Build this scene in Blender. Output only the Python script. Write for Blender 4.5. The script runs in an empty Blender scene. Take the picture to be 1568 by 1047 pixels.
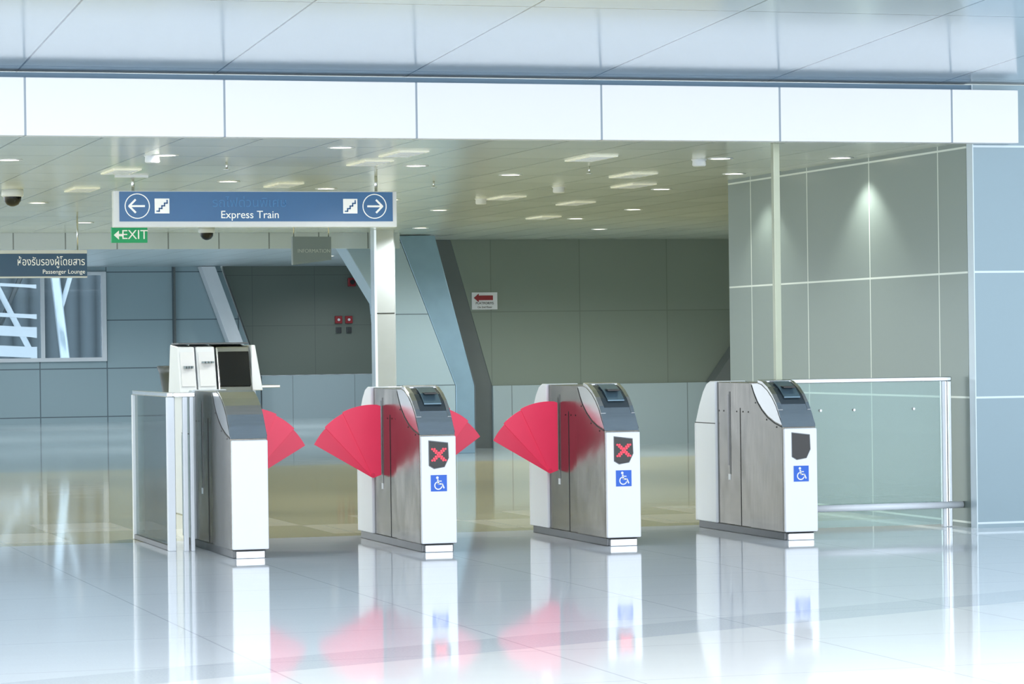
import bpy, math, bmesh, random
from mathutils import Matrix, Vector
random.seed(3)
S=bpy.context.scene
S.view_settings.view_transform='Standard'
COL=S.collection

def lin(c):
    return tuple((v/255/12.92 if v/255<=.04045 else ((v/255+.055)/1.055)**2.4) for v in c)
# ------------------------------------------------------------ materials
def base_nt(name):
    m=bpy.data.materials.new(name); m.use_nodes=True
    nt=m.node_tree; return m,nt,nt.nodes['Principled BSDF']
def M(nt,op,a,b=None,c=None):
    n=nt.nodes.new('ShaderNodeMath'); n.operation=op
    for i,v in enumerate((a,b,c)):
        if v is None: continue
        if isinstance(v,(int,float)): n.inputs[i].default_value=v
        else: nt.links.new(v,n.inputs[i])
    return n.outputs[0]
def mixc(nt,f,a,b):
    n=nt.nodes.new('ShaderNodeMix'); n.data_type='RGBA'
    if isinstance(f,(int,float)): n.inputs[0].default_value=f
    else: nt.links.new(f,n.inputs[0])
    for i,v in ((6,a),(7,b)):
        if isinstance(v,tuple): n.inputs[i].default_value=(*v,1)
        else: nt.links.new(v,n.inputs[i])
    return n.outputs[2]
def coords(nt):
    t=nt.nodes.new('ShaderNodeTexCoord'); s=nt.nodes.new('ShaderNodeSeparateXYZ')
    nt.links.new(t.outputs['Object'],s.inputs[0]); return t.outputs['Object'],s.outputs
def mat(name,rgb,rough=.4,metal=0,var=.06,scale=6,emit=None,es=0,alpha=None,trans=0,stretch=None,coat=0,spec=None,bump=0):
    m,nt,b=base_nt(name); c=lin(rgb); vec,_=coords(nt)
    if stretch:
        mp=nt.nodes.new('ShaderNodeMapping'); mp.inputs['Scale'].default_value=stretch
        nt.links.new(vec,mp.inputs[0]); vec=mp.outputs[0]
    n=nt.nodes.new('ShaderNodeTexNoise'); n.inputs['Scale'].default_value=scale; nt.links.new(vec,n.inputs['Vector'])
    lo=tuple(v*(1-var) for v in c); hi=tuple(min(1,v*(1+var)) for v in c)
    nt.links.new(mixc(nt,n.outputs[0],lo,hi),b.inputs['Base Color'])
    b.inputs['Roughness'].default_value=rough; b.inputs['Metallic'].default_value=metal
    b.inputs['Transmission Weight'].default_value=trans; b.inputs['Coat Weight'].default_value=coat
    if spec is not None: b.inputs['Specular IOR Level'].default_value=spec
    if bump:
        bm=nt.nodes.new('ShaderNodeBump'); bm.inputs['Strength'].default_value=bump; bm.inputs['Distance'].default_value=.01
        nt.links.new(n.outputs[0],bm.inputs['Height']); nt.links.new(bm.outputs[0],b.inputs['Normal'])
    if emit: b.inputs['Emission Color'].default_value=(*lin(emit),1); b.inputs['Emission Strength'].default_value=es
    return m
def panel(name,rgb,seam,axes,rough=.35,metal=0,th=.008,pv=.05,spec=.5,wav=0,wscale=1.0,rvar=0):
    """axes: list (axis index, spacing, offset)"""
    m,nt,b=base_nt(name); vec,xyz=coords(nt); c=lin(rgb)
    mask=None; cells=[]
    for ax,sp,off in axes:
        t=M(nt,'DIVIDE',M(nt,'SUBTRACT',xyz[ax],off),sp)
        fr=M(nt,'FRACT',t); cells.append(M(nt,'FLOOR',t))
        lm=M(nt,'ADD',M(nt,'LESS_THAN',fr,th/sp/2),M(nt,'GREATER_THAN',fr,1-th/sp/2))
        mask=lm if mask is None else M(nt,'MAXIMUM',mask,lm)
    cb=nt.nodes.new('ShaderNodeCombineXYZ')
    for i,q in enumerate(cells): nt.links.new(q,cb.inputs[i])
    wn=nt.nodes.new('ShaderNodeTexWhiteNoise'); nt.links.new(cb.outputs[0],wn.inputs[0])
    col=mixc(nt,wn.outputs[0],tuple(v*(1-pv) for v in c),tuple(min(1,v*(1+pv)) for v in c))
    nt.links.new(mixc(nt,mask,col,lin(seam)),b.inputs['Base Color'])
    b.inputs['Roughness'].default_value=rough; b.inputs['Metallic'].default_value=metal
    b.inputs['Specular IOR Level'].default_value=spec
    if wav:
        n=nt.nodes.new('ShaderNodeTexNoise'); n.inputs['Scale'].default_value=wscale; nt.links.new(vec,n.inputs['Vector'])
        bm=nt.nodes.new('ShaderNodeBump'); bm.inputs['Strength'].default_value=wav; bm.inputs['Distance'].default_value=.02
        nt.links.new(n.outputs[0],bm.inputs['Height']); nt.links.new(bm.outputs[0],b.inputs['Normal'])
    return m

def floor_mat():
    m,nt,b=base_nt('polished_floor'); vec,x=coords(nt)
    seam=None
    for ax,sp,off in ((0,1.235,-3.1),(1,1.235,0)):
        fr=M(nt,'FRACT',M(nt,'DIVIDE',M(nt,'SUBTRACT',x[ax],off),sp))
        l=M(nt,'LESS_THAN',fr,.008); seam=l if seam is None else M(nt,'MAXIMUM',seam,l)
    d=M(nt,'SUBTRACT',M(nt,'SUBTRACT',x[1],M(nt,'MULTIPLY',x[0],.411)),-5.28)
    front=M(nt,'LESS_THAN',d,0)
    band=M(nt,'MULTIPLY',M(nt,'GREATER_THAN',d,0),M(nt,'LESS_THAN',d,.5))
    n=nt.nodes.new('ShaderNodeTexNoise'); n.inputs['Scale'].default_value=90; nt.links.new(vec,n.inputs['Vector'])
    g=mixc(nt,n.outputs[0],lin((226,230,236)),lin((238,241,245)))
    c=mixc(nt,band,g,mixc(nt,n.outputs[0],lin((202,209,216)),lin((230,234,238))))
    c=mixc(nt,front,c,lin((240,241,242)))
    inner=M(nt,'GREATER_THAN',x[1],1.9)
    ch=M(nt,'MODULO',M(nt,'ADD',M(nt,'FLOOR',M(nt,'DIVIDE',M(nt,'ADD',x[0],20),.62)),M(nt,'FLOOR',M(nt,'DIVIDE',x[1],1.1))),2)
    chb=M(nt,'MULTIPLY',ch,M(nt,'MULTIPLY',M(nt,'GREATER_THAN',x[1],2.2),M(nt,'LESS_THAN',x[1],4.4)))
    tan=mixc(nt,n.outputs[0],lin((206,199,158)),lin((220,213,176)))  # tan of the dark wall's reflection put into the inner floor colour
    tan=mixc(nt,M(nt,'GREATER_THAN',x[1],14.5),tan,lin((186,198,202)))
    tan=mixc(nt,chb,tan,lin((240,234,208)))
    c=mixc(nt,inner,c,tan)
    c=mixc(nt,M(nt,'MULTIPLY',seam,.3),c,lin((130,140,146)))
    nt.links.new(c,b.inputs['Base Color'])
    b.inputs['Roughness'].default_value=.06; b.inputs['Specular IOR Level'].default_value=.25
    n2=nt.nodes.new('ShaderNodeTexNoise'); n2.inputs['Scale'].default_value=2.5; nt.links.new(vec,n2.inputs['Vector'])
    bm=nt.nodes.new('ShaderNodeBump'); bm.inputs['Strength'].default_value=.05; bm.inputs['Distance'].default_value=.01
    nt.links.new(n2.outputs[0],bm.inputs['Height']); nt.links.new(bm.outputs[0],b.inputs['Normal'])
    return m

# brushed side sheets: fine vertical grain with slightly uneven sheet
def brushed():
    m,nt,b=base_nt('brushed_steel'); vec,_=coords(nt)
    mp=nt.nodes.new('ShaderNodeMapping'); mp.inputs['Scale'].default_value=(60,60,1.2); nt.links.new(vec,mp.inputs[0])
    n=nt.nodes.new('ShaderNodeTexNoise'); n.inputs['Scale'].default_value=3; nt.links.new(mp.outputs[0],n.inputs['Vector'])
    nt.links.new(mixc(nt,n.outputs[0],lin((84,84,81)),lin((122,120,114))),b.inputs['Base Color'])
    b.inputs['Metallic'].default_value=1
    b.inputs['Roughness'].default_value=.2
    n2=nt.nodes.new('ShaderNodeTexNoise'); n2.inputs['Scale'].default_value=2.2; nt.links.new(vec,n2.inputs['Vector'])
    bm=nt.nodes.new('ShaderNodeBump'); bm.inputs['Strength'].default_value=.35; bm.inputs['Distance'].default_value=.02
    nt.links.new(n2.outputs[0],bm.inputs['Height']); nt.links.new(bm.outputs[0],b.inputs['Normal'])
    return m
STEEL=brushed()
STEELM=mat('satin_steel',(168,171,173),.18,1,.08,8,stretch=(1,1,10))
STEELL=mat('polished_steel',(215,218,220),.16,1,.05)
COLUMN=mat('column_steel',(225,234,242),.22,.5,.05)
DKSTEEL=mat('dark_steel',(85,88,90),.35,.8)
WHITE=mat('white_enamel',(221,224,229),.25,0,.02)
OFFW=mat('painted_white',(220,226,232),.3,0,.02)
BLACK=mat('black_gloss',(14,17,20),.12,0,.1)
DARK=mat('seam_dark',(38,40,42),.5,0,.1)
RECESS=mat('reader_blue_grey',(58,70,78),.15,.3,.1)
RECESSL=mat('reader_pale_blue',(92,116,130),.12,.4,.1)
RED=mat('red_flap',(228,44,84),.35,0,.05,emit=(236,50,90),es=.2)  # emission added so the flaps look overexposed, not a light source
RED2=mat('red_flap_shade',(218,38,78),.35,0,.05,emit=(224,40,80),es=.16)  # darker tone for outer leaf and hinge, with the same added glow
REDD=mat('alarm_red',(140,34,42),.4)
LED=mat('red_led',(255,40,60),.4,emit=(255,50,70),es=2)
BLUEI=mat('icon_blue',(22,90,192),.35)
SIGNB=mat('sign_blue',(32,92,146),.3,emit=(40,105,160),es=.14)
SIGND=mat('sign_dark_blue',(32,80,120),.35)
SIGNP=mat('faded_lettering',(62,122,176),.4,emit=(62,118,176),es=.15)
SIGNW=mat('sign_white',(242,246,248),.4,emit=(255,255,255),es=.2)
GREEN=mat('exit_green',(0,140,90),.35,emit=(0,150,95),es=.35)
GREY=mat('grey_sign',(118,134,144),.4)
GREYL=mat('grey_lettering',(175,188,196),.4)
GLOW=mat('lamp_glow',(255,250,235),.4,emit=(255,249,230),es=6)
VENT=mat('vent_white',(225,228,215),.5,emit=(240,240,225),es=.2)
URN=mat('urn_grey',(84,90,92),.35,.4)
def glass(name,rgb,alpha):
    m,nt,b=base_nt(name)
    nt.nodes.remove(b)
    t=nt.nodes.new('ShaderNodeBsdfTransparent'); t.inputs[0].default_value=(*lin(rgb),1)
    g=nt.nodes.new('ShaderNodeBsdfGlossy'); g.inputs['Roughness'].default_value=.02
    f=nt.nodes.new('ShaderNodeFresnel'); f.inputs[0].default_value=1.5
    d=nt.nodes.new('ShaderNodeBsdfDiffuse'); d.inputs[0].default_value=(*lin((190,212,215)),1)
    a=nt.nodes.new('ShaderNodeMixShader'); a.inputs[0].default_value=alpha
    nt.links.new(t.outputs[0],a.inputs[1]); nt.links.new(d.outputs[0],a.inputs[2])
    k=nt.nodes.new('ShaderNodeMixShader'); nt.links.new(f.outputs[0],k.inputs[0])
    nt.links.new(a.outputs[0],k.inputs[1]); nt.links.new(g.outputs[0],k.inputs[2])
    o=[n for n in nt.nodes if n.type=='OUTPUT_MATERIAL'][0]; nt.links.new(k.outputs[0],o.inputs[0])
    return m
GLASS=glass('barrier_glass',(230,243,242),.15)
WGLASS=glass('window_glass',(215,225,230),.05)

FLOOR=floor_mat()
UPCEIL=panel('upper_ceiling_metal',(196,211,221),(105,125,140),[(0,1.267,-3.17),(1,2.6,.4)],.14,.35,.012,.02,wav=.10,wscale=.7)
CEIL=panel('inner_ceiling_metal',(220,226,216),(145,150,138),[(0,.525,.03),(1,1.05,.57)],.18,.3,.012,.05,wav=.06,wscale=2)
FCEIL=panel('far_ceiling_panels',(190,202,206),(120,130,132),[(0,.6,0),(1,1.2,0)],.3,.2,.015,.04)
BEAM=panel('fascia_white_panels',(230,230,231),(140,152,162),[(0,1.267,-3.147)],.3,0,.014,.01)
SIDEW=panel('side_wall_panels',(122,135,129),(204,212,203),[(1,1.22,1.15),(2,.87,.035)],.28,.4,.014,.03)
FRONTW=panel('front_wall_panels',(130,150,159),(190,204,212),[(0,1.22,.96),(2,.87,.035)],.3,.3,.014,.02)
NEARW=panel('olive_grey_wall',(126,138,130),(111,121,115),[(0,1.2,5.2),(2,.95,.8)],.5,.1,.012,.03)
BANDW=panel('low_grey_wall',(168,186,193),(125,138,143),[(0,1.2,5.45),(2,.9,-.08)],.4,.1,.012,.03)
FARW=panel('far_blue_grey_wall',(152,174,182),(92,108,116),[(0,1.24,3.15),(2,.89,.995)],.35,.1,.02,.03)
FARD=panel('far_olive_wall',(104,114,107),(90,98,93),[(0,1.2,5.9),(2,.95,.8)],.5,.1,.012,.02)
PYL=panel('pylon_cladding',(160,182,194),(100,116,126),[(2,.87,.84)],.3,.1,.012,.02)
PYLS=mat('pylon_blue_side',(140,172,196),.25,.3,.1)
STRIP=mat('wall_reveal_dark',(96,104,105),.5)
MULL=mat('pale_green_mullion',(165,172,152),.3,.3)
def corr():
    m,nt,b=base_nt('exterior_corrugated'); vec,x=coords(nt)
    w=M(nt,'ABSOLUTE',M(nt,'SINE',M(nt,'MULTIPLY',x[0],9.0)))
    nt.links.new(mixc(nt,w,lin((52,60,66)),lin((96,104,110))),b.inputs['Base Color']); b.inputs['Roughness'].default_value=.6
    return m
EXTW=corr()

# ------------------------------------------------------------ geometry helpers
def add(name,me,m,parent=None,bevel=0,smooth=False):
    ob=bpy.data.objects.new(name,me); COL.objects.link(ob)
    if m: me.materials.append(m)
    if parent: ob.parent=parent
    if bevel:
        b=ob.modifiers.new('bevel','BEVEL'); b.width=bevel; b.segments=3; b.limit_method='ANGLE'; b.angle_limit=.6
    if smooth:
        for p in me.polygons: p.use_smooth=True
    return ob
def empty(name,loc=(0,0,0),rz=0):
    e=bpy.data.objects.new(name,None); e.empty_display_size=.1; COL.objects.link(e); e.location=loc; e.rotation_euler=(0,0,rz); return e
def box(name,x0,x1,y0,y1,z0,z1,m,parent=None,bevel=0):
    me=bpy.data.meshes.new(name)
    v=[(x,y,z) for x in (x0,x1) for y in (y0,y1) for z in (z0,z1)]
    f=[(0,1,3,2),(4,6,7,5),(0,4,5,1),(2,3,7,6),(0,2,6,4),(1,5,7,3)]
    me.from_pydata(v,[],f); bm=bmesh.new(); bm.from_mesh(me); bmesh.ops.recalc_face_normals(bm,faces=bm.faces); bm.to_mesh(me); bm.free()
    return add(name,me,m,parent,bevel)
def prism(name,pts,axis,a0,a1,m,parent=None,bevel=0,smooth=False):
    """pts 2D: axis 'x'->(y,z); 'y'->(x,z); 'z'->(x,y)"""
    def P(p,a):
        return (a,p[0],p[1]) if axis=='x' else ((p[0],a,p[1]) if axis=='y' else (p[0],p[1],a))
    n=len(pts); v=[P(p,a0) for p in pts]+[P(p,a1) for p in pts]
    f=[tuple(range(n)),tuple(range(2*n-1,n-1,-1))]+[(i,(i+1)%n,n+(i+1)%n,n+i) for i in range(n)]
    me=bpy.data.meshes.new(name); me.from_pydata(v,[],f)
    bm=bmesh.new(); bm.from_mesh(me); bmesh.ops.recalc_face_normals(bm,faces=bm.faces); bm.to_mesh(me); bm.free()
    return add(name,me,m,parent,bevel,smooth)
def tube(name,p0,p1,r,m,parent=None,r2=None,seg=20):
    p0=Vector(p0);p1=Vector(p1);d=p1-p0
    bm=bmesh.new(); bmesh.ops.create_cone(bm,cap_ends=True,segments=seg,radius1=r,radius2=r if r2 is None else r2,depth=d.length)
    q=d.to_track_quat('Z','Y').to_matrix().to_4x4(); bm.transform(Matrix.Translation((p0+p1)/2)@q)
    me=bpy.data.meshes.new(name); bm.to_mesh(me); bm.free()
    for p in me.polygons: p.use_smooth=len(p.vertices)==4
    return add(name,me,m,parent)
def lathe(name,prof,m,parent=None,loc=(0,0,0),seg=32):
    v=[];f=[];n=len(prof)
    for i in range(seg):
        a=2*math.pi*i/seg
        for r,z in prof: v.append((loc[0]+r*math.cos(a),loc[1]+r*math.sin(a),loc[2]+z))
    for i in range(seg):
        j=(i+1)%seg
        for k in range(n-1): f.append((i*n+k,j*n+k,j*n+k+1,i*n+k+1))
    me=bpy.data.meshes.new(name); me.from_pydata(v,[],f)
    bm=bmesh.new(); bm.from_mesh(me); bmesh.ops.remove_doubles(bm,verts=bm.verts,dist=1e-5); bmesh.ops.recalc_face_normals(bm,faces=bm.faces); bm.to_mesh(me); bm.free()
    return add(name,me,m,parent,smooth=True)
def ring(name,cx,cz,r0,r1,y0,y1,m,parent,a0=0,a1=360,seg=40):
    full=abs(a1-a0)>=359.9; n=seg; v=[];f=[]
    for i in range(n+(0 if full else 1)):
        a=math.radians(a0+(a1-a0)*i/n)
        for r in (r0,r1):
            for y in (y0,y1): v.append((cx+r*math.cos(a),y,cz+r*math.sin(a)))
    N=n if full else n+1
    for i in range(n):
        j=(i+1)%N; a,b=4*i,4*j
        f+=[(a,b,b+2,a+2),(a+1,a+3,b+3,b+1),(a,a+1,b+1,b),(a+2,b+2,b+3,a+3)]
    if not full: f+=[(0,2,3,1),(4*n,4*n+1,4*n+3,4*n+2)]
    me=bpy.data.meshes.new(name); me.from_pydata(v,[],f)
    bm=bmesh.new(); bm.from_mesh(me); bmesh.ops.recalc_face_normals(bm,faces=bm.faces); bm.to_mesh(me); bm.free()
    return add(name,me,m,parent)
def disc(name,cx,cz,r,y0,y1,m,parent):
    return prism(name,[(cx+r*math.cos(i*math.pi/14),cz+r*math.sin(i*math.pi/14)) for i in range(28)],'y',y0,y1,m,parent)
def stroke(name,p,q,w,y0,y1,m,parent):
    p=Vector(p);q=Vector(q);d=(q-p).normalized();n=Vector((-d.y,d.x))*w/2
    return prism(name,[tuple(p+n),tuple(q+n),tuple(q-n),tuple(p-n)],'y',y0,y1,m,parent)
def text(name,s,x,y,z,size,m,parent,align='CENTER',rz=0,width=None):
    t=bpy.data.curves.new(name,'FONT'); t.body=s; t.size=size; t.align_x=align; t.align_y='CENTER'; t.extrude=.001; t.materials.append(m)
    o=bpy.data.objects.new(name,t); COL.objects.link(o); o.parent=parent; o.location=(x,y,z); o.rotation_euler=(math.pi/2,0,rz)
    return o

# ------------------------------------------------------------ room shell
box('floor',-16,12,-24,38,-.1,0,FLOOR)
box('ceiling',-9,3.4,.58,16.3,2.68,2.8,CEIL)
box('ceiling.001',3.4,11,5.34,18.64,2.68,2.8,CEIL)
box('trim_6',-9,3.39,16.31,16.41,2.49,2.86,FCEIL)
box('ceiling.002',-9,11,16.42,37,2.87,2.97,FCEIL)
prism('ceiling_upper',[(.72,3.075),(-7,3.075+.049*7.72),(-7,3.6),(.72,3.6)],'x',-12,9,UPCEIL)
BK=mat('shadow_gap_blue',(120,150,172),.5)
box('trim_1',-12,3.4,.6,.7,2.81,3.07,BK)
hb=box('header_beam',-12,3.69,.45,.57,2.66,3.025,BEAM,bevel=.004)
box('wall_right',3.4,10.9,.68,5.33,0,2.68,SIDEW)
box('wall_front',3.4,9,.58,.675,0,3.07,FRONTW)
box('wall_side',11,11.2,5.3,37,0,2.86,NEARW)
prism('wall_back',[(4.67,2.68),(11,2.68),(11,.8),(5.2,.8)],'y',18.65,18.9,NEARW)
box('wall_back.001',5.2,11,18.6,18.9,0,.8,BANDW)
prism('trim_2',[(4.46,2.68),(4.67,2.68),(5.2,.8),(5.2,0),(4.98,0),(4.98,.8)],'y',18.66,18.95,STRIP)
prism('trim_3',[(8.1,.8),(8.9,1.9),(9.2,1.9),(9.2,0.0),(8.9,0.0),(8.9,.8)],'y',18.3,18.59,STRIP)
box('wall_far',-9,3.12,37,37.2,0,1.16,FARW)
box('wall_far.001',-9,3.12,37,37.2,2.76,2.87,FARW)
prism('wall_far.002',[(3.12,0),(6.04,0),(6.04,.8),(5.3,2.87),(3.12,2.87)],'y',37,37.2,FARW)
prism('wall_far.003',[(5.34,2.87),(11.2,2.87),(11.2,.82),(6.06,.82)],'y',37,37.2,FARD)
box('wall_far.004',6.06,11.2,36.97,37.2,0,.81,BANDW)
prism('trim_4',[(4.86,2.86),(5.12,2.86),(5.86,.81),(5.86,0),(5.6,0),(5.6,.81)],'y',36.6,36.96,OFFW)
box('trim_5',4.40,4.43,36.9,36.99,0,2.86,STRIP)
w=empty('window_1')
for x0,x1,z0,z1 in ((-9,3.14,1.13,1.2),(-9,3.14,2.72,2.78),(3.06,3.14,1.2,2.72),(1.93,2.0,1.2,2.72),(.7,.77,1.2,2.72),(-.6,-.53,1.2,2.72)):
    box('frame',x0,x1,36.93,36.995,z0,z1,OFFW,w)
box('pane',-9,3.06,37.05,37.06,1.2,2.72,WGLASS,w)
ext=empty('exterior_trusses')
box('facade',-14,12,45,45.2,0,6,EXTW,ext)
tube('truss',(3.05,43.2,3.2),(3.40,43.2,0),.10,COLUMN,ext)
tube('truss_branch',(3.5,43.2,3.2),(3.2,43.2,2.2),.05,OFFW,ext)
for x in (-3.2,-1.4,.4,2.2):
    tube('truss',(x-.7,43.7,3.6),(x+1.0,43.7,.2),.06,OFFW,ext)
    tube('truss',(x+.6,43.9,3.6),(x-.9,43.9,.2),.05,DKSTEEL,ext)
for z,h in ((1.2,.22),(1.62,.2),(2.0,.08),(2.62,.06)):
    prism('beam',[(-9,z+.7),(2.5,z),(2.62,z-.02),(2.62,z+h),(2.5,z+h),(-9,z+h+.7)],'y',42.6,42.8,WHITE,ext)
# pylon (leaning clad leg) and the steel column in front of it
py=empty('leaning_pylon')
prism('face',[(2.80,2.67),(3.55,2.67),(4.25,.83),(4.25,0),(3.4,0),(3.4,.8),(3.3,1.85)],'y',17,17.5,PYL,py,.01)
prism('side',[(3.56,2.67),(4.02,2.67),(4.5,.83),(4.5,0),(4.26,0),(4.26,.83)],'y',17.03,17.5,PYLS,py,.01)
sc=empty('steel_column')
prism('shaft',[(2.895,15.5),(3.105,15.5),(3.125,15.52),(3.125,15.7),(2.875,15.7),(2.875,15.52)],'z',0,2.68,COLUMN,sc,.004)
box('cladding_joint',2.894,3.106,15.497,15.5,1.70,1.712,DKSTEEL,sc)
box('base_plate',2.86,3.14,15.48,15.72,0,.03,STEELL,sc)

# ------------------------------------------------------------ ticket gates
FP=[(.02,.05),(.02,.745),(.07,.82),(.13,.89),(.2,.945),(.28,.99),(.38,1.028),(.46,1.04),(.62,1.04),(.62,.05)]
CURVE=[(.03,.752),(.16,.775),(.28,.81),(.38,.855),(.46,.905),(.52,.96),(.57,1.02)]
def gate(cx,display,cross,icon,name='ticket_gate'):
    g=empty(name,(cx,0,0))
    prism('front_section',FP,'x',-.117,.117,STEEL,g,.006)
    prism('nose_cover',[(.016,.747),(.066,.824),(.126,.895),(.197,.951),(.278,.996),(.379,1.034),(.46,1.046),(.46,1.04),(.379,1.027),(.28,.989),(.2,.944),(.13,.889),(.07,.819),(.02,.745)],'x',-.1165,.1165,STEELM,g,.001)
    box('middle_section',-.1,.1,.621,1.279,.05,1.035,STEEL,g,.005)
    prism('rear_section',[(1.28,.05),(1.28,1.04),(1.38,1.04),(1.45,1.02),(1.52,.965),(1.6,.87),(1.68,.745),(1.68,.05)],'x',-.117,.117,OFFW,g,.008)
    box('rear_seam',-.1185,-.116,1.28,1.68,.742,.748,DARK,g)
    box('rear_panel',-.117,.117,1.681,1.7,.05,.74,WHITE,g,.006)
    box('front_panel',-.115,.115,-.012,.019,.055,.738,WHITE,g,.008)
    box('plinth',-.105,.105,.04,1.66,0,.05,DKSTEEL,g,.004)
    box('foot_front',-.09,.09,.0,.039,0,.045,STEELL,g,.004)
    for sx in (-1,1):
        X0,X1=(sx*.117,sx*.1195) if sx>0 else (-.1195,-.117)
        prism('shoulder_seam',CURVE+[(p[0]+.004,p[1]-.007) for p in CURVE[::-1]],'x',X0,X1,DARK,g)
        prism('shoulder_cap',[(p[0]-.008,p[1]+.008) for p in CURVE]+[(.45,1.03),(.38,1.02),(.28,.983),(.2,.937),(.13,.882),(.07,.812)],'x',X0,X1-.0005*(1 if sx>0 else -1),STEELM,g)
        for yy,zz in ((.12,.745),(.3,.79),(.5,.90)):
            tube('bolt',(X0,yy,zz),(X1+(.002*sx),yy,zz),.006,DARK,g,seg=12)
        xs0,xs1=(sx*.1,sx*.1025) if sx>0 else (-.1025,-.1)
        box('flap_slot',xs0,xs1,1.045,1.075,.46,.95,BLACK,g)
        box('slot_frame',xs0,xs1,1.02,1.04,.40,.97,DKSTEEL,g)
        box('latch',xs0,xs1,1.03,1.07,.36,.40,OFFW,g)
        box('side_seam',xs0,xs1,.83,.836,.05,.86,DARK,g)
        for yy in (.68,.78,.9,1.15,1.24):
            tube('bolt',(xs0,yy,.835),(xs1+.002*sx,yy,.835),.006,DARK,g,seg=12)
    box('top_seam',-.1,.1,.624,.632,1.0355,1.0375,DARK,g)
    if display:
        prism('reader_bed',[(.125,.898),(.197,.956),(.278,1.001),(.379,1.038),(.455,1.049),(.455,1.036),(.38,1.02),(.28,.98),(.2,.935),(.13,.88)],'x',-.082,.092,RECESS,g)
        prism('reader_pad',[(.16,.935),(.25,.995),(.36,1.038),(.36,1.046),(.25,1.006),(.16,.945)],'x',-.045,.07,RECESSL,g,.002)
        box('reader_slot',-.03,.05,.20,.30,1.0,1.013,BLACK,g,.002)
        prism('reader_lip',[(.39,1.03),(.49,1.04),(.49,1.056),(.39,1.05)],'x',-.1,.1,STEELM,g,.003)
        for s0,s1 in ((-.116,-.082),(.092,.116)):
            prism('reader_rim',[(.09,.86),(.13,.906),(.2,.963),(.28,1.009),(.38,1.046),(.46,1.055),(.46,1.03),(.38,1.02),(.28,.98),(.2,.93),(.1,.85)],'x',s0,s1,STEELM,g,.003)
        prism('display_window',[(-.062,.705),(.058,.69),(.062,.60),(.035,.545),(-.03,.535),(-.062,.555)],'y',-.0165,-.012,BLACK,g,.002)
        prism('display_rim',[(-.067,.712),(.063,.696),(.067,.598),(.038,.54),(-.032,.529),(-.067,.55)],'y',-.0145,-.0118,DKSTEEL,g,.001)
    if cross:
        for i in range(7):
            t=(i-3)/3
            for s in ((1,-1) if i!=3 else (1,)):
                for o in (-.008,.008):
                    disc('led',t*.036+o,.62+s*t*.036,.0058,-.019,-.0165,LED,g)
    if icon:
        box('icon_border',-.058,.054,-.0145,-.012,.384,.494,WHITE,g)
        box('icon_field',-.055,.051,-.016,-.0145,.387,.491,BLUEI,g)
        y0,y1=-.0175,-.016
        disc('icon_head',-.012,.474,.0085,y0,y1,WHITE,g)
        stroke('icon_back',(-.01,.463),(-.004,.432),.010,y0,y1,WHITE,g)
        stroke('icon_arm',(-.008,.452),(.016,.452),.006,y0,y1,WHITE,g)
        stroke('icon_seat',(-.008,.434),(.02,.434),.009,y0,y1,WHITE,g)
        stroke('icon_leg',(.018,.437),(.032,.406),.009,y0,y1,WHITE,g)
        ring('icon_wheel',-.006,.424,.020,.027,y0,y1,WHITE,g,110,345)
    return g
def flap(g,side,y,rot=0):
    """three-leaf fan, pivot near the housing side; side -1 left, +1 right"""
    px,pz=side*.165,.455
    R=.47
    rotr=math.radians(rot)
    leaves=[(-8,26,R+.0,RED,0),(24,45,R-.01,RED,.006),(43,62,R-.02,RED2,.012)]
    for k,(a0,a1,rr,mm,dy) in enumerate(leaves):
        pts=[(px+side*.0,pz-.02)]
        n=8
        for i in range(n+1):
            a=math.radians(a0+(a1-a0)*i/n)-rotr
            pts.append((px+side*rr*math.sin(a),pz+rr*math.cos(a)))
        if k==0:
            pts=[(side*.108,pz+.0),(px,pz-.02)]+[p for p in pts[1:][::-1] if abs(p[0])>.108]+[(side*.108,pz+rr-.01)]
        prism('flap_leaf_%d'%(k+1),pts,'y',y+dy,y+dy+.006,mm,g,.001)
    tube('flap_hinge',(px,y-.004,pz),(px,y+.02,pz),.014,RED2,g)
g1=gate(-1.84,False,False,False)
g2=gate(-.62,True,True,True)
g3=gate(.62,True,True,True)
g4=gate(1.855,True,False,True)
flap(g1,1,.9); flap(g2,-1,1.05); flap(g2,1,.9,5); flap(g3,-1,1.05)

# ------------------------------------------------------------ glass barriers
b=empty('glass_barrier')
box('pane',2.13,3.26,.84,.852,.02,1.02,GLASS,b)
box('top_rail',2.06,3.335,.825,.867,1.02,1.05,STEELL,b,.006)
tube('kick_rail',(1.99,.80,.155),(3.395,.80,.155),.024,OFFW,b)
box('post',3.262,3.285,.82,.87,0,1.02,OFFW,b,.004)
box('post',3.30,3.33,.82,.87,0,1.02,STEELL,b,.004)
for x in (2.35,2.6,3.05):
    tube('glass_fixing',(x,.832,.83),(x,.86,.83),.009,STEELM,b)
sp=empty('partition_post')
box('mullion',2.05,2.095,.90,.95,0,2.68,MULL,sp,.003)
box('foot_plate',2.03,2.115,.88,.97,0,.012,STEELL,sp)
b=empty('glass_barrier')
box('pane',-2.176,-2.164,.97,2.26,.03,1.0,GLASS,b)
box('top_rail',-2.19,-2.15,.92,2.29,1.0,1.03,STEELL,b,.005)
box('bottom_rail',-2.19,-2.15,.95,2.29,0,.035,DKSTEEL,b,.004)
box('post',-2.195,-2.145,.90,.95,0,1.0,OFFW,b,.004)
box('post',-2.195,-2.15,2.262,2.30,0,1.0,OFFW,b,.004)
box('post',-2.10,-2.07,.85,.89,0,1.0,OFFW,b,.004)
box('post',-2.055,-2.03,.85,.89,0,1.0,OFFW,b,.004)
box('top_link',-2.15,-2.02,.85,.93,1.0,1.03,STEELL,b,.004)

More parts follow.
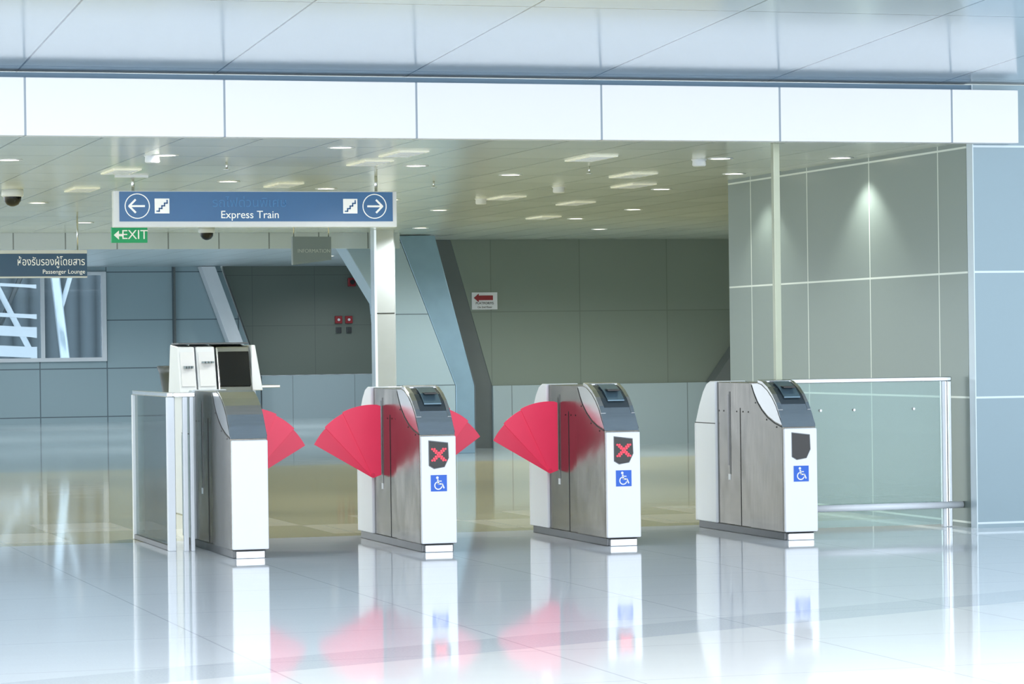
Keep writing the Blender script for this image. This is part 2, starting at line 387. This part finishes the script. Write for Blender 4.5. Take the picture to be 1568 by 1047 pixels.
# ------------------------------------------------------------ kiosk + urn
k=empty('ticket_kiosk')
def console(x0,x1,m,face):
    prism('housing',[(4.9,.95),(5.02,1.33),(5.35,1.35),(5.45,.95)],'x',x0,x1,m,k,.012)
    prism('face_plate',[(4.915,1.02),(5.0,1.29),(4.995,1.29),(4.905,1.02)],'x',x0+.015,x1-.015,face,k)
console(-1.37,-1.235,OFFW,WHITE); console(-1.225,-1.075,OFFW,WHITE); console(-1.065,-.79,STEELM,BLACK)
box('dark_top',-1.36,-.80,5.03,5.34,1.35,1.362,DKSTEEL,k,.003)
prism('flared_side',[(-.79,1.34),(-.76,1.34),(-.70,.98),(-.79,.98)],'y',4.95,5.4,OFFW,k,.008)
box('pedestal',-1.33,-.80,5.0,5.4,0,.96,OFFW,k,.01)
box('shelf',-.80,-.55,5.0,5.35,1.0,1.02,STEELL,k,.004)
for i in range(4):
    box('label',-1.335+.02*i,-1.325+.02*i,4.90,4.958,1.16,1.18,GREY,k)
    box('label',-1.19+.025*i,-1.175+.025*i,4.90,4.958,1.2,1.215,GREY,k)
lathe('pedestal_ash_urn',[(0,0),(.09,0),(.09,.03),(.05,.08),(.045,.5),(.06,.8),(.085,.95),(.1,1.05),(.13,1.13),(.115,1.14),(.09,1.10),(0,1.09)],URN,None,(.17,14,0))

# ------------------------------------------------------------ signs
s=empty('express_train_sign')
box('case',-1.88,.40,4.9,4.98,2.27,2.555,OFFW,s,.004)
box('blue_face',-1.835,.365,4.894,4.9,2.315,2.548,SIGNB,s)
for x in (-1.72,.24): tube('hanger',(x,4.94,2.555),(x,4.94,2.68),.012,STEELL,s)
box('hanger_plate',-1.86,-1.6,4.92,4.96,2.66,2.68,OFFW,s)
def arrow(cx,cz,d,y):
    ring('arrow_ring',cx,cz,.092,.099,y-.004,y,SIGNW,s)
    stroke('arrow_shaft',(cx-d*.06,cz),(cx+d*.06,cz),.015,y-.004,y,SIGNW,s)
    for q in (1,-1): stroke('arrow_head',(cx+d*.066,cz+q*.002),(cx+d*.012,cz-q*.052),.015,y-.0035-.0004*q,y,SIGNW,s)
arrow(-1.695,2.435,-1,4.894); arrow(.215,2.435,1,4.894)
for cx in (-1.50,.015):
    box('stair_tile',cx-.058,cx+.058,4.890,4.894,2.378,2.494,SIGNW,s,0)
    for i in range(4):
        x=cx-.046+i*.021; z=2.39+i*.021
        box('step',x,x+.026,4.886,4.890,z,z+.010,SIGNB,s); box('riser',x+.018,x+.028,4.886,4.890,z,z+.031,SIGNB,s)
text('english_name','Express Train',-.80,4.891,2.366,.085,SIGNW,s)
text('thai_name','รถไฟด่วนพิเศษ',-.80,4.891,2.46,.10,SIGNP,s)
s=empty('exit_sign')
box('case',-1.40,-1.08,8,8.05,2.262,2.40,GREEN,s,.004)
stroke('shaft',(-1.37,2.33),(-1.30,2.33),.02,7.996,8,SIGNW,s)
prism('head',[(-1.38,2.33),(-1.335,2.37),(-1.335,2.29)],'y',7.995,8,SIGNW,s)
text('lettering','EXIT',-1.195,7.997,2.33,.115,SIGNW,s)
for x in (-1.35,-1.13): tube('hanger',(x,8.02,2.4),(x,8.02,2.68),.006,STEELL,s)
s=empty('passenger_lounge_sign')
box('case',-2.6,-1.01,12,12.06,2.07,2.30,SIGND,s,.003)
box('top_strip',-2.6,-1.01,11.99,12.07,2.30,2.335,OFFW,s)
box('bottom_strip',-2.6,-1.01,11.99,12.07,2.055,2.07,OFFW,s)
text('thai_name','ห้องรับรองผู้โดยสาร',-1.03,11.996,2.215,.11,SIGNW,s,'RIGHT').scale=(.78,1,1)
text('english_name','Passenger Lounge',-1.03,11.996,2.115,.06,SIGNW,s,'RIGHT')
for x in (-2.4,-1.1): tube('hanger',(x,12.03,2.33),(x,12.03,2.68),.008,STEELL,s)
s=empty('hanging_information_sign',(.87,10,0),math.radians(8))
prism('board',[(-.2,2.39),(.2,2.39),(.2,2.165),(-.2,2.115)],'y',0,.04,GREY,s,.003)
text('lettering','INFORMATION',.02,-.002,2.25,.05,GREYL,s)
for x in (-.18,.18): tube('hanger',(x,.02,2.39),(x,.02,2.68),.006,STEELL,s)
s=empty('platform_direction_poster')
box('sheet',4.94,5.28,18.63,18.645,1.78,2.0,WHITE,s)
stroke('arrow_shaft',(5.02,1.93),(5.22,1.93),.06,18.625,18.63,REDD,s)
prism('arrow_head',[(4.965,1.93),(5.03,1.985),(5.03,1.875)],'y',18.624,18.63,REDD,s)
text('line_1','PLATFORMS',5.11,18.627,1.86,.045,DARK,s); text('line_2','On 2nd Floor',5.11,18.627,1.81,.035,DARK,s)
s=empty('fire_alarm')
box('bell_box',7.74,7.88,36.9,36.99,2.48,2.64,REDD,s,.01); disc('sounder',7.81,2.56,.045,36.88,36.9,DARK,s)
for i,x in enumerate((7.55,7.75)):
    s=empty('fire_call_point')
    box('plate',x-.07,x+.07,36.95,36.99,1.78,1.92,REDD,s,.005); disc('button',x,1.85,.025,36.94,36.95,WHITE,s)
    box('lower_box',x-.05,x+.05,36.95,36.99,1.60,1.71,DKSTEEL,s,.005)

# ------------------------------------------------------------ ceiling fittings
def lamp(d,e,ang=160,col=(1,.995,.94)):
    L=bpy.data.lights.new('lamp_spot','SPOT'); L.energy=e*1.45; L.spot_size=math.radians(ang); L.spot_blend=.5; L.color=col; L.shadow_soft_size=.07
    o=bpy.data.objects.new('spot',L); COL.objects.link(o); o.parent=d; o.location=(0,0,-.02)
DL=[(-2.91,3.14,0),(-.84,1.62,0),(.21,3.57,75),(-.8,5.74,0),(-1.89,2.54,75),(1.29,4.68,0),(2.28,2.54,0),(3.3,6.72,75),(4.4,12.59,110),(3.18,2.38,60),(.26,6.77,75),(4.34,10.5,0),(3.1,4.4,45),(2.34,10.67,75),(-2.9,6.0,75),(-1.87,9.3,75),(1.3,8.6,0),(.25,11.8,0),(5.6,15.4,150),(3.3,15.0,100),(-.8,13.5,75),(7.6,14.6,150),(8,9.5,0)]
for i,(x,y,e) in enumerate(DL):
    d=empty('recessed_downlight',(x,y,2.68))
    lathe('trim_ring',[(.075,0),(.095,0),(.097,-.004),(.075,-.005)],OFFW,d,(0,0,-.0005))
    lathe('lamp',[(0,-.003),(.074,-.003),(.074,-.001)],GLOW,d)
    if e: lamp(d,e,110 if i in (9,12) else 165)
for x,y,e in [(-3,20,200),(1.5,21,250),(-1,27,250),(3.5,27,300),(2,33,250),(6,31,300),(7.5,34.5,120)]:  # invented far hall downlights, added to brighten the walls there
    d=empty('recessed_downlight',(x,y,2.87))
    lathe('trim_ring',[(.075,0),(.095,0),(.097,-.004),(.075,-.005)],OFFW,d,(0,0,-.0005))
    lathe('lamp',[(0,-.003),(.074,-.003),(.074,-.001)],GLOW,d)
    lamp(d,e,165,(.94,.98,1))
for x,y in [(-.24,6.19),(-.24,3.21),(-.25,2.18),(2.83,6.12),(3.93,12.27),(1.27,2.55),(-1.81,6.98),(2.31,4.62),(2.3,8.2),(3.3,9.2),(-1.9,4.4)]:
    d=empty('air_vent',(x,y,2.68))
    box('frame',-.11,.11,-.3,.3,-.012,0,VENT,d,.003)
    for i in range(4): box('louvre',-.09,.09,-.25+i*.14,-.17+i*.14,-.016,-.012,OFFW,d)
for x,y in [(2.17,2.7),(2.14,8.48),(2.26,6.46),(-1.97,2.62)]:
    d=empty('ceiling_speaker',(x,y,2.68))
    lathe('can',[(0,-.05),(.045,-.05),(.052,-.042),(.05,-.01),(.06,0)],OFFW,d)
for x,y in [(-2.38,7.11),(.78,14.88)]:
    d=empty('dome_camera',(x,y,2.68))
    lathe('mount',[(0,0),(.09,0),(.095,-.05),(.085,-.06),(0,-.06)],OFFW,d)
    lathe('dome',[(.075,-.06),(.07,-.095),(.05,-.125),(.02,-.14),(0,-.142)],BLACK,d)
for x,y in [(3.0,3.2),(1.6,3.6),(.9,5.6),(-1.3,3.3),(-.6,9.0)]:
    d=empty('fire_sprinkler',(x,y,2.679)); tube('stem',(0,0,0),(0,0,-.05),.008,STEELL,d); tube('deflector',(0,0,-.05),(0,0,-.055),.025,STEELL,d)

# ------------------------------------------------------------ lights
W=bpy.data.worlds.new('daylight'); S.world=W; W.use_nodes=True
bg=W.node_tree.nodes['Background']; bg.inputs[0].default_value=(.88,.94,1,1); bg.inputs[1].default_value=3.0
def area(name,loc,rot,sx,sy,e,col=(1,1,1)):
    L=bpy.data.lights.new(name,'AREA'); L.shape='RECTANGLE'; L.size=sx; L.size_y=sy; L.energy=e; L.color=col
    o=bpy.data.objects.new(name,L); COL.objects.link(o); o.location=loc; o.rotation_euler=rot; return o
area('concourse_daylight',(-5,-23.5,3.5),(math.radians(80),0,math.radians(-12)),16,6,1300,(.98,.98,1))

# ------------------------------------------------------------ camera
cd=bpy.data.cameras.new('camera'); cam=bpy.data.objects.new('camera',cd); COL.objects.link(cam)
cd.sensor_width=36; cd.lens=4600/1568*36; cd.shift_y=7/1568; cd.clip_end=300
R=Matrix.Rotation(math.radians(-16.7),4,'Z')@Matrix.Rotation(math.pi/2,4,'X')@Matrix.Rotation(-.013,4,'Z')
cam.matrix_world=Matrix.Translation((-5.65,-18.43,1.3))@R
S.camera=cam
